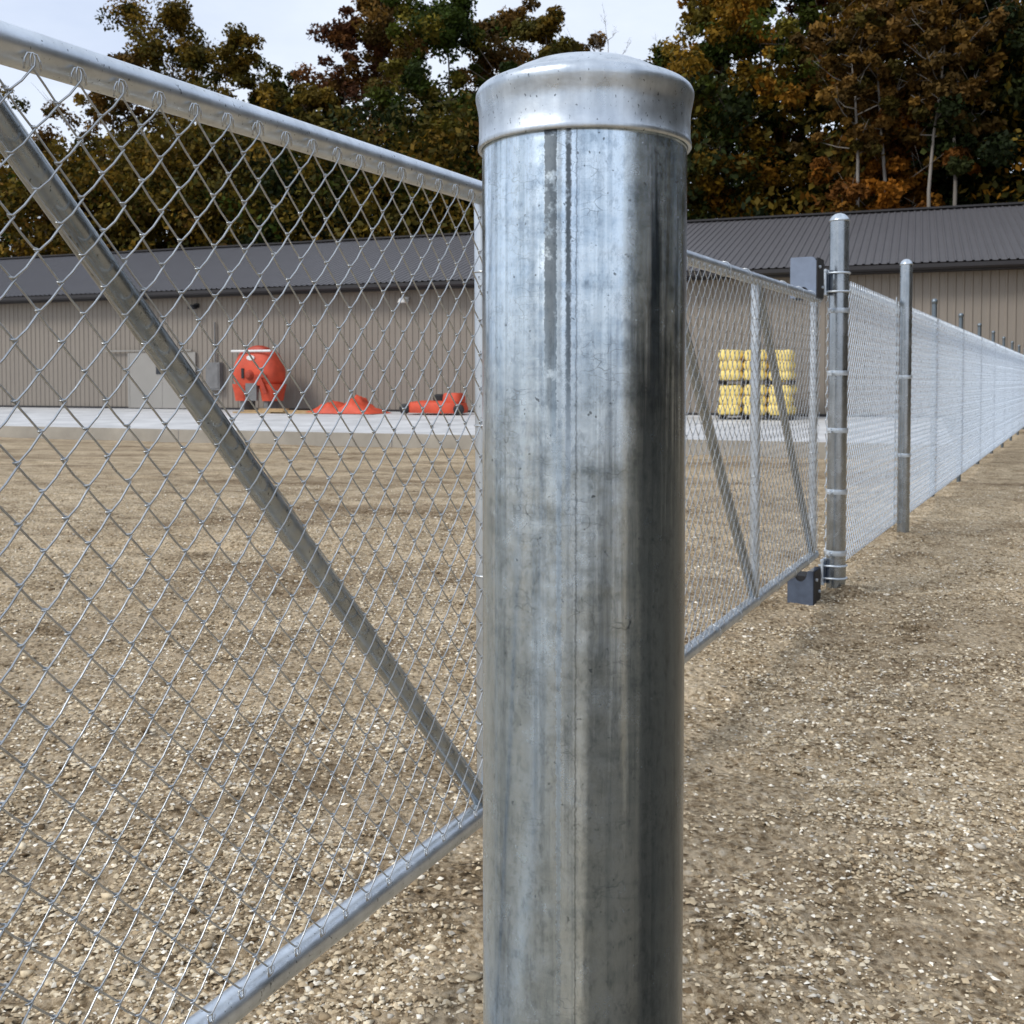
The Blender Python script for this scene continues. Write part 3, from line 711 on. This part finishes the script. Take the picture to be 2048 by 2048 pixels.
# ------------------------------------------------------------------ cantilever gate
RISE = 0.0083
GT = empty('sliding_gate', (-0.0692, 2.28, 0.0), (0, -RISE, math.atan2(0.8910, 0.4539)))    # local x along the gate, y away from the viewer
tag(GT, 'long galvanised chain link sliding gate with diagonal braces behind the thick post', 'gate')
ZT, ZB = 1.574, 0.2245
RR, UR, BR = 0.0243, 0.021, 0.0195
X0, X1 = -3.6, 3.66
def pipe(name, p, q, r, n=20, parent=None, mat='rail'):
    k = 6; p = Vector(p); q = Vector(q)
    return MB().poly([p.lerp(q, i / k) for i in range(k + 1)], r, n).build(name, M[mat], parent, smooth=True, angle=50)
pipe('top_rail', (X0, 0, ZT), (X1 + 0.06, 0, ZT), RR, 28, GT); pipe('bottom_rail', (X0, 0, ZB), (X1 + 0.02, 0, ZB), RR, 28, GT)
UPX = [-3.57, -2.4, -1.235, 0.03, 1.21, 2.405, 3.62]
for x in UPX: pipe('upright', (x, 0, ZB + RR * 0.8), (x, 0, ZT - RR * 0.8), UR, 20, GT)
for a, b2 in zip(UPX[:-1], UPX[1:]):
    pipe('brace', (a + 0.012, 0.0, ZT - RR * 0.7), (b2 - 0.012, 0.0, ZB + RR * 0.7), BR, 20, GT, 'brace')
for x in (1.21, 2.405):       # weld collars on the lower rail
    MB().lathe([(RR, -0.012), (RR + 0.004, -0.006), (RR + 0.004, 0.006), (RR, 0.012)], 20).build('weld_collar', M['rail'], GT, smooth=True, loc=(x, 0, ZB)).rotation_euler = (0, math.pi / 2, 0)

HW, VP = 0.033, 0.0715           # half diamond width, diamond height
WY = -(RR + 0.0035)
def wire_pts(z_lo, z_hi, phase, rnd, jit, fine=True):
    """one woven wire: rising legs run in front, falling legs behind, rounded hooks at both sides"""
    e, dl = 0.0023, 0.0044
    pts = []; hv_ = VP / 2
    n = int(round((z_hi - z_lo) / hv_))
    fr = (0.0, 0.07, 0.16, 0.5, 0.84, 0.93) if fine else (0.0, 0.15, 0.85)
    for i in range(n):
        right_going = (i + phase) % 2 == 0
        jx = rnd.gauss(0, jit); jz = rnd.gauss(0, jit)
        for f in fr:
            g_ = f - 0.028 * math.sin(2 * math.pi * f)
            xx = -dl + (HW + 2 * dl) * (g_ if right_going else 1 - g_)
            lift = -0.0042 * math.sin(2 * math.pi * f) - (0.0042 if right_going else 0.0012) * math.sin(math.pi * f)
            y = e * min(1.0, min(f, 1 - f) / 0.13) * (-1 if right_going else 1)
            pts.append((xx + jx * math.sin(math.pi * f), WY + y, z_lo + (i + f) * hv_ + lift + jz * math.sin(math.pi * f)))
    return pts, n
rnd = random.Random(8)
def wire_mesh(phase, seed):
    rnd = random.Random(seed); zl, zh = ZB + 0.012, ZT - 0.024
    n = int((zh - zl) / (VP / 2)); n -= n % 2
    zl = zh - n * VP / 2
    pts, n = wire_pts(zl, zh, phase, rnd, 0.0008)
    # knuckled ends: the wire turns over into a small loop
    last_right = (n - 1 + phase) % 2 == 0
    sx = 1 if last_right else -1; cx = HW if last_right else 0.0
    top = [(cx + sx * 0.0025, WY + (-0.002 if last_right else 0.002), zh), (cx + sx * 0.004, WY - 0.001, zh + 0.008), (cx + sx * 0.002, WY, zh + 0.0145),
           (cx - sx * 0.004, WY + (0.002 if last_right else -0.002), zh + 0.0135), (cx - sx * 0.0075, WY + (0.003 if last_right else -0.003), zh + 0.006), (cx - sx * 0.0085, WY + (0.003 if last_right else -0.003), zh - 0.006)]
    first_right = phase % 2 == 0
    sx = -1 if first_right else 1; cx = 0.0 if first_right else HW
    bot = [(cx - sx * 0.0075, WY - 0.0025, zl - 0.004), (cx - sx * 0.004, WY - 0.002, zl - 0.0125), (cx + sx * 0.002, WY - 0.001, zl - 0.013), (cx + sx * 0.004, WY, zl - 0.006)]
    return MB().poly(bot + pts + top, 0.00142, 7).mesh('wire', M['wire'], True)
VAR = [[wire_mesh(p, 40 + p * 10 + k) for k in range(5)] for p in (0, 1)]
fab = empty('chain_link_mesh', (0, 0, 0), parent=GT)
nw_ = int((X1 - X0 - 0.06) / HW)
rnd = random.Random(4)
for k in range(nw_):
    link('wire', VAR[k % 2][rnd.randrange(5)], fab, (X0 + 0.03 + k * HW + rnd.gauss(0, 0.0006), rnd.gauss(0, 0.0002), rnd.gauss(0, 0.0008)))
# tie wires round the uprights and rails
tm = MB(); tm.poly([((UR + 0.003) * math.cos(a), (UR + 0.0042) * math.sin(a) - 0.003, 0.0015 * math.sin(a * 0.5)) for a in [2 * math.pi * j / 18 for j in range(18)]], 0.0017, 6, closed=True)
tm = tm.mesh('tie_wire', M['wire'], True)
for x in UPX[1:]:
    for q in range(4): link('tie_wire', tm, GT, (x, 0, ZB + 0.2 + q * 0.32 + rnd.uniform(-.03, .03)))
tm2 = MB(); tm2.poly([(0.0015 * math.sin(a * 0.5), (RR + 0.003) * math.cos(a) - 0.002, (RR + 0.003) * math.sin(a)) for a in [2 * math.pi * j / 18 for j in range(18)]], 0.0017, 6, closed=True)
tm2 = tm2.mesh('tie_wire', M['wire'], True)
for x in (-2.9, -1.75, 0.62, 1.8, 2.1, 2.75, 3.1, 3.4):
    link('tie_wire', tm2, GT, (x, 0, ZB)); link('tie_wire', tm2, GT, (x + 0.11, 0, ZT))

# ------------------------------------------------------------------ roller posts
def roller_post(loc, od, label, seed, full=True):
    """pipe post with bands and two roller trucks bolted to its yard side; local x along the fence, y away from the viewer"""
    t = empty('roller_post' if full else 'fence_post', loc, (0, 0, math.atan2(FD[1], FD[0])))
    tag(t, label, 'post', 'tall galvanised posts at the fence end')
    r = od / 2
    MB().lathe([(r, -0.3)] + [(r, 2.03 * i / 12) for i in range(13)], 40).build('pipe', M['post'], t, smooth=True)
    MB().lathe([(r, 2.028), (r + 0.003, 2.028), (r + 0.0035, 2.032), (r + 0.003, 2.036), (r * 0.98, 2.041), (r * 0.8, 2.055), (r * 0.5, 2.067), (r * 0.2, 2.072), (0.0004, 2.073)], 40).build('cap', M['cap'], t, smooth=True)
    bm_ = MB(); bm_.lathe([(r, -0.013), (r + 0.0055, -0.013), (r + 0.0065, -0.006), (r + 0.0065, 0.006), (r + 0.0055, 0.013), (r, 0.013)], 32)
    bm_.box((-r - 0.012, 0.02, 0), (0.03, 0.006, 0.022)); bm_.poly([(-r - 0.018, 0.008, 0), (-r - 0.018, 0.034, 0)], 0.005, 6)
    bme = bm_.mesh('tension_band', M['band'], True); bme.set_sharp_from_angle(angle=R(35))
    for z in ((1.549, 1.213, 0.904, 0.571, 0.238) if full else (1.2, 0.62)): link('tension_band', bme, t, (0, 0, z))
    gy_ = 0.075                                       # gate line, local y
    for z, up in ((1.70, True), (0.135, False))[:2 if full else 0]:
        # sleeve, back plate with two studs, two U-bolts
        cx = -0.30 if full else -0.46
        sl = MB(); sl.lathe([(r, -0.05), (r + 0.0025, -0.05), (r + 0.0025, 0.045), (r, 0.045)], 32, (0, 0, z)); sl.build('sleeve', M['post'], t, angle=35)
        py_ = r + 0.010
        pl = MB(); pl.box((-0.030, py_, z), (0.085, 0.010, 0.135)); plate = pl.build('mounting_plate', M['cover'], t)
        for s in (-1, 1):
            st = MB(); sx_ = -0.030 + s * 0.034; st.poly([(sx_ - 0.004, py_ - 0.002, z - 0.062), (sx_ - 0.004, py_ - 0.002, z + 0.062)], 0.0075, 8)
            for e_ in (-1, 1): st.lathe([(0.0, 0.009), (0.0115, 0.006), (0.0115, -0.006), (0, -0.009)], 8, (sx_ - 0.004, py_ - 0.002, z + e_ * 0.062))
            st.build('stud', M['band'], plate)
            ubm = MB(); zz = z + s * (0.05 if up else 0.034)
            ubm.poly([(-r - 0.006, r + 0.03, zz)] + [(-(r + 0.006) * math.cos(a), -(r + 0.006) * math.sin(a), zz) for a in [math.pi * j / 14 for j in range(15)]] + [(r + 0.006, r + 0.03, zz)], 0.0055, 8)
            ubm.build('u_bolt', M['band'], t, smooth=True)
        arm = MB(); arm.box(((cx + 0.04) / 2, py_ + 0.03, z - 0.035 if up else z - 0.01), (-cx - 0.10, 0.045, 0.05)); arm.poly([(-0.03, py_ + 0.02, z + 0.012), (cx + 0.065, py_ + 0.03, z + 0.012)], 0.012, 8)
        arm.build('bracket_arm', M['grey'], t)
        # cover: folded steel hood with an arch cut in the end plate, rollers inside
        hw, ln = 0.066, 0.155
        zb, zt = (z - 0.105, z + 0.105) if up else (z - 0.125, z + 0.055)
        cyc = gy_ + 0.028
        ol = []
        zc = zb if up else zt
        def arch(sgn):
            return [(math.cos(a) * 0.036, zc + sgn * math.sin(a) * 0.058) for a in [math.pi * j / 10 for j in range(11)]]
        if up: ol = [(-hw, zb), (-hw, zt - 0.02), (-hw + 0.02, zt), (hw - 0.006, zt), (hw, zt - 0.006), (hw, zb)] + arch(1)
        else: ol = [(hw, zt), (hw, zb), (-hw, zb), (-hw, zt)] + [(-a, b2) for a, b2 in arch(-1)]
        hood = MB(); k = len(ol)
        Mx = Matrix(((0, 0, 1, cx - ln / 2), (1, 0, 0, cyc), (0, 1, 0, 0), (0, 0, 0, 1)))
        vs = [Mx @ Vector((a, b2, 0)) for a, b2 in ol] + [Mx @ Vector((a, b2, ln)) for a, b2 in ol]
        inner = list(range(6)) if up else list(range(4))
        fs = [tuple(range(k)), tuple(range(2 * k - 1, k - 1, -1))]
        fs += [(i, k + i, k + i + 1, i + 1) for i in range(5 if up else 3)]
        hood.add(vs, fs)
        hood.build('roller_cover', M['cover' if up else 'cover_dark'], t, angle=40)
        dk = MB(); dk.box((cx + 0.005, cyc, (zb + zt) / 2 + (0.012 if up else -0.012)), (ln - 0.012, hw * 1.9, (zt - zb) * 0.80)); dk.build('roller_housing', M['black'], t)
        side = MB(); side.box((cx, cyc - hw - 0.004, (zb + zt) / 2), (ln * 0.96, 0.004, (zt - zb) * 0.96)); side.build('side_plate', M['black' if full else 'cover'], t)
        for bx, bz in ((cx - 0.04, zt - 0.05), (cx + 0.03, zb + 0.06)):
            bo = MB(); bo.poly([(bx, cyc - hw - 0.004, bz), (bx, cyc - hw - 0.016, bz)], 0.008, 6); bo.build('bolt', M['band'], t)
    return t
roller_post((FP[0], FP[1], 0), 0.1016, 'galvanised roller post at the fence end, grey roller covers on its left', 1)
p2 = FP + FD * 2.42
roller_post((p2[0], p2[1], 0), 0.0889, 'plain round capped fence post, first one right of the post with the grey roller covers', 2, False)

# ------------------------------------------------------------------ fence
fo = empty('chain_link_fence', (FP[0], FP[1], 0), (0, 0, math.atan2(FD[1], FD[0])))
tag(fo, 'long receding chain link fence with slim posts along the gravel', 'fence')
BAY = 2.42; NB = 11; FT, FB = 1.79, 0.10
FY = 0.062
def bay_mesh():
    rnd = random.Random(12); mb = MB()
    zl = FB; n = int((FT - FB) / (VP / 2)); n -= n % 2
    nwv = int(BAY / HW)
    for k in range(nwv):
        pts, _ = wire_pts(zl, zl + n * VP / 2, k % 2, rnd, 0.0004, False)
        ox = k * BAY / nwv + rnd.gauss(0, 0.0008)
        top = (pts[-1][0], 0.0, zl + n * VP / 2 + 0.02)
        mb.poly([(x + ox, y - WY, z) for x, y, z in pts] + [(pts[-1][0] + ox, 0.0, top[2])], 0.0025, 4, caps=False)
    return mb.mesh('chain_link_mesh', M['fence_wire'], True)
bme = bay_mesh()
for i in range(NB): link('chain_link_mesh', bme, fo, (i * BAY, FY, 0))
pm = MB(); rp_ = 0.030
pm.lathe([(rp_, -0.3), (rp_, 1.0), (rp_, 2.04)], 20); pm.lathe([(rp_, 2.038), (rp_ + 0.003, 2.038), (rp_ + 0.003, 2.046), (rp_ * 0.8, 2.06), (rp_ * 0.4, 2.068), (0.0004, 2.07)], 20)
pme = pm.mesh('post', M['post'], True)
fb = MB().lathe([(rp_, -0.012), (rp_ + 0.003, -0.012), (rp_ + 0.003, 0.012), (rp_, 0.012)], 16).mesh('tension_band', M['band'], True)
sm = MB(); r2 = 0.024
sm.lathe([(r2, -0.3), (r2, 1.0), (r2, 1.90)], 16); sm.lathe([(r2, 1.898), (r2 + 0.004, 1.90), (r2 + 0.004, 1.93), (r2 * 0.8, 1.945), (0.0004, 1.95)], 16)
sme = sm.mesh('post', M['line_post'], True)
for i in range(2, NB + 1):
    tall = False
    po = link('post', pme if tall else sme, fo, (i * BAY, FY + (-0.035 if tall else 0.026), 0))
    if tall:
        for z in (0.3, 0.75, 1.2, 1.65): link('tension_band', fb, po, (0, 0, z))
for i in range(NB):
    MB().poly([(i * BAY + 0.0, FY + 0.075, FT - 0.035), ((i + 0.5) * BAY, FY + 0.075, FT - 0.037), ((i + 1) * BAY - 0.004, FY + 0.075, FT - 0.035)], 0.0215, 14).build('top_rail', M['rail'], fo, smooth=True, angle=50)
MB().poly([(0.02 + j * BAY * NB / 40, FY - 0.004, FB + 0.015 + 0.006 * math.sin(j * 1.7)) for j in range(41)], 0.0022, 6).build('tension_wire', M['fence_wire'], fo, smooth=True)
for x in (0.075, BAY - 0.06): MB().box((x, FY - 0.005, (FB + FT) / 2), (0.016, 0.005, FT - FB)).build('tension_bar', M['band'], fo)

# ------------------------------------------------------------------ things on the apron
def on_apron(s, u): return bpt(s, u, ap_z(u))
# orange hooded machine
sdir = {'s': 15.9}
om = empty('hooded_machine', on_apron(13.64, 1.3), (0, 0, B_ROT)); tag(om, 'tall orange hooded machine with a white bar across its top, against the barn wall', 'machine')
def rrect(wx, wy, z, n=7, p=3.2):
    out_ = []
    for j in range(4 * n):
        a = 2 * math.pi * j / (4 * n); c, s = math.cos(a), math.sin(a)
        out_.append((math.copysign(abs(c) ** (2 / p), c) * wx, math.copysign(abs(s) ** (2 / p), s) * wy, z))
    return out_
def loft(rings, mb=None, capt=True, capb=True):
    mb = mb or MB(); n = len(rings[0]); vs = [v for r_ in rings for v in r_]
    fs = [(i * n + j, i * n + (j + 1) % n, (i + 1) * n + (j + 1) % n, (i + 1) * n + j) for i in range(len(rings) - 1) for j in range(n)]
    if capb: fs.append(tuple(range(n - 1, -1, -1)))
    if capt: fs.append(tuple((len(rings) - 1) * n + j for j in range(n)))
    return mb.add(vs, fs)
hd = loft([rrect(0.78, 0.5, 0.95), rrect(0.92, 0.56, 1.15), rrect(0.95, 0.58, 1.45), rrect(0.86, 0.54, 1.75), rrect(0.72, 0.48, 2.05), rrect(0.64, 0.42, 2.16), rrect(0.5, 0.34, 2.2)])
hd.build('hood', M['orange'], om, angle=50)
kb = loft([rrect(0.42, 0.26, 2.2), rrect(0.40, 0.25, 2.28), rrect(0.22, 0.18, 2.35), rrect(0.1, 0.1, 2.38)]); kb.build('filler_cap', M['orange_dark'], om, angle=50)
MB().poly([(-0.82, -0.50, 2.17), (0.82, -0.50, 2.17)], 0.042, 10).build('bar', M['white'], om, angle=50)
for s in (-1, 1):
    sk = loft([rrect(0.28, 0.42, 0.40), rrect(0.33, 0.46, 0.7), rrect(0.40, 0.5, 1.0)]); 
    sk.v = [(x + s * 0.56, y, z) for x, y, z in sk.v]; sk.build('skirt', M['orange'], om, angle=50)
    MB().box((s * 0.5, 0.0, 0.2), (0.16, 0.7, 0.44)).build('leg', M['grey'], om)
pn = MB(); pn.box((0.0, -0.48, 0.72), (0.46, 0.1, 0.62)); pn.build('lower_panel', M['grey'], om)
em = MB(); em.lathe([(0.0, 0.012), (0.16, 0.012), (0.17, 0.0)], 20); em.v = [(x, -0.535 - z, 1.93 + y * 0.55) for x, y, z in em.v]; em.build('emblem', M['white'], om)
MB().box((-0.30, -0.585, 1.38), (0.1, 0.03, 0.36)).build('slot', M['black'], om)
nb = MB(); nb.lathe([(0.0, 0.16), (0.1, 0.15), (0.17, 0.06), (0.2, 0.0)], 16); nb.v = [(x - 0.02, -0.55 - z, 1.32 + y) for x, y, z in nb.v]; nb.build('nozzle', M['orange_dark'], om, angle=40)
pw = MB(); pw.box((0.42, -0.56, 1.28), (0.5, 0.05, 0.1)); pw.box((0.52, -0.57, 0.95), (0.14, 0.05, 0.6), rot=Matrix.Rotation(R(-24), 3, 'Y')); pw.build('handle_arm', M['orange_dark'], om)

# crumpled orange sheeting
def heap(name, s, u, wx, wy, hs, seed, mat, label, cat):
    nx, ny = 46, 20; p = on_apron(s, u)
    xs = np.linspace(-1, 1, nx); ys = np.linspace(-1, 1, ny); X, Y = np.meshgrid(xs, ys)
    env = np.clip(1 - (np.abs(X) ** 3), 0, 1) * np.clip(1 - np.abs(Y) ** 2.5, 0, 1)
    prof = sum(h * np.exp(-((X - c) / w_) ** 2) for c, w_, h in hs)
    fold = np.abs(vnoise(X * 5 + Y * 2, Y * 3 - X, seed) - 0.5) * 0.8 + np.abs(vnoise(X * 12, Y * 5, seed + 1) - 0.5) * 0.35
    Z = env ** 0.6 * prof * (0.72 + fold) + 0.01
    v = np.stack([X * wx * (1 + 0.1 * (vnoise(Y * 4, X * 3, seed + 2) - 0.5)), Y * wy * (1 + 0.2 * (vnoise(X * 4, Y, seed + 3) - 0.5)), Z], -1).reshape(-1, 3)
    ii = (np.arange(ny - 1)[:, None] * nx + np.arange(nx - 1)[None]).ravel()
    me = np_mesh(name, v, np.stack([ii, ii + 1, ii + nx + 1, ii + nx], -1), mat)
    o = link(name, me, None, p, (0, 0, B_ROT)); tag(o, label, cat); return o
heap('tarpaulin', 17.39, 1.6, 1.4, 0.7, [(-0.35, 0.35, 0.34), (0.32, 0.26, 0.62), (-0.75, 0.4, 0.18), (0.75, 0.3, 0.22)], 51, M['orange'], 'crumpled orange tarpaulin in a low heap, middle of the apron', 'tarpaulin')
# low orange deck with black gear
dk = empty('mower_deck', on_apron(20.8, 1.6), (0, 0, B_ROT)); tag(dk, 'low orange machine deck with black parts, right of the crumpled tarpaulin', 'machine')
d1 = loft([rrect(1.02, 0.55, 0.06), rrect(1.05, 0.58, 0.2), rrect(0.98, 0.52, 0.40), rrect(0.6, 0.4, 0.46)]); d1.build('deck', M['orange'], dk, angle=45)
d2 = loft([rrect(0.36, 0.36, 0.42), rrect(0.36, 0.36, 0.6), rrect(0.26, 0.28, 0.72)]); d2.v = [(x + 0.6, y, z) for x, y, z in d2.v]; d2.build('hood', M['orange'], dk, angle=45)
d3 = loft([rrect(0.2, 0.2, 0.42), rrect(0.22, 0.22, 0.62), rrect(0.12, 0.14, 0.68)]); d3.v = [(x + 0.18, y - 0.15, z) for x, y, z in d3.v]; d3.build('engine', M['black'], dk, angle=45)
for x in (-0.98, 0.98):
    wl = MB(); wl.lathe([(0.0, -0.07), (0.13, -0.07), (0.18, -0.04), (0.18, 0.04), (0.13, 0.07), (0.0, 0.07)], 16); wl.v = [(a + x, c - 0.45, b2 + 0.19) for a, b2, c in wl.v]
    wl.build('wheel', M['black'], dk, angle=40)
# tan boards
rb = random.Random(9)
lum_pos = [(-0.95, 0.0, 0.03, 1.5, 4), (0.55, 0.1, 0.03, 1.9, -3), (-0.3, 0.32, 0.03, 2.2, 1), (-0.5, 0.05, 0.085, 1.7, -5), (0.75, 0.22, 0.085, 1.4, 7), (-0.2, 0.15, 0.14, 1.1, 3)]
lum_lab = ['tan board lying lowest and leftmost before the hooded machine', 'tan board lying on the concrete, right end of the board pile', 'long tan board at the back of the low pile, nearest the wall',
           'tan board crossing the left of the low pile at a slant', 'short tan board slanting over the right of the low pile', 'short tan board on top of the low pile']
for (x, y, z, ln, an), lab in zip(lum_pos, lum_lab):
    c = on_apron(15.0 + x, 2.3 - y); o = MB().box((0, 0, 0), (ln, 0.19, 0.05)).build('board', M['wood'], None, loc=(c.x, c.y, c.z + z))
    o.rotation_euler = (0, 0, B_ROT + R(an)); tag(o, lab, 'board', 'boards in front of the hooded machine')

# yellow bagged goods on pallets
def bag_mesh(seed):
    rg_ = np.random.default_rng(seed); rings = []
    for i in range(9):
        f = -1 + 2 * i / 8; sc_ = (1 - abs(f) ** 9) ** 0.5 * 0.97 + 0.03
        rings.append([(f * 0.372, y * sc_ * (1 + 0.05 * rg_.normal()), z * sc_ * (1 + 0.07 * rg_.normal())) for y, z, _ in [(p[0], p[1], 0) for p in rrect(0.280, 0.156, 0, 4, 8.0)]])
    return loft(rings).mesh('bag', M['yellow'], True)
bags = [bag_mesh(k) for k in range(4)]
def pallet_load(z0, label, seed):
    p = on_apron(31.3, 1.9); t = empty('pallet_load', (p.x, p.y, p.z + z0), (0, 0, B_ROT)); tag(t, label, 'pallet', 'yellow pallet loads stacked at the wall')
    pb = MB()
    for y in (-0.52, -0.26, 0, 0.26, 0.52): pb.box((0, y, 0.115), (2.16, 0.12, 0.02)); 
    for x in (-1.0, -0.34, 0.34, 1.0): pb.box((x, 0, 0.06), (0.1, 1.1, 0.085))
    pb.build('pallet', M['trim' if z0 == 0 else 'trim'], t)
    rb = random.Random(seed)
    for lay in range(3):
        for cx in range(3):
            for cy in range(2):
                link('bag', bags[rb.randrange(4)], t, ((cx - 1) * 0.715 + rb.gauss(0, 0.015), (cy - 0.5) * 0.54 + rb.gauss(0, 0.015), 0.275 + lay * 0.288 + rb.gauss(0, 0.006)), (rb.gauss(0, 0.03), rb.gauss(0, 0.02), rb.gauss(0, 0.03)))
pallet_load(0.0, 'lower pallet of yellow bags standing on the apron, seen through the gate', 1)
pallet_load(1.01, 'upper pallet of yellow bags, stacked on the lower one', 2)
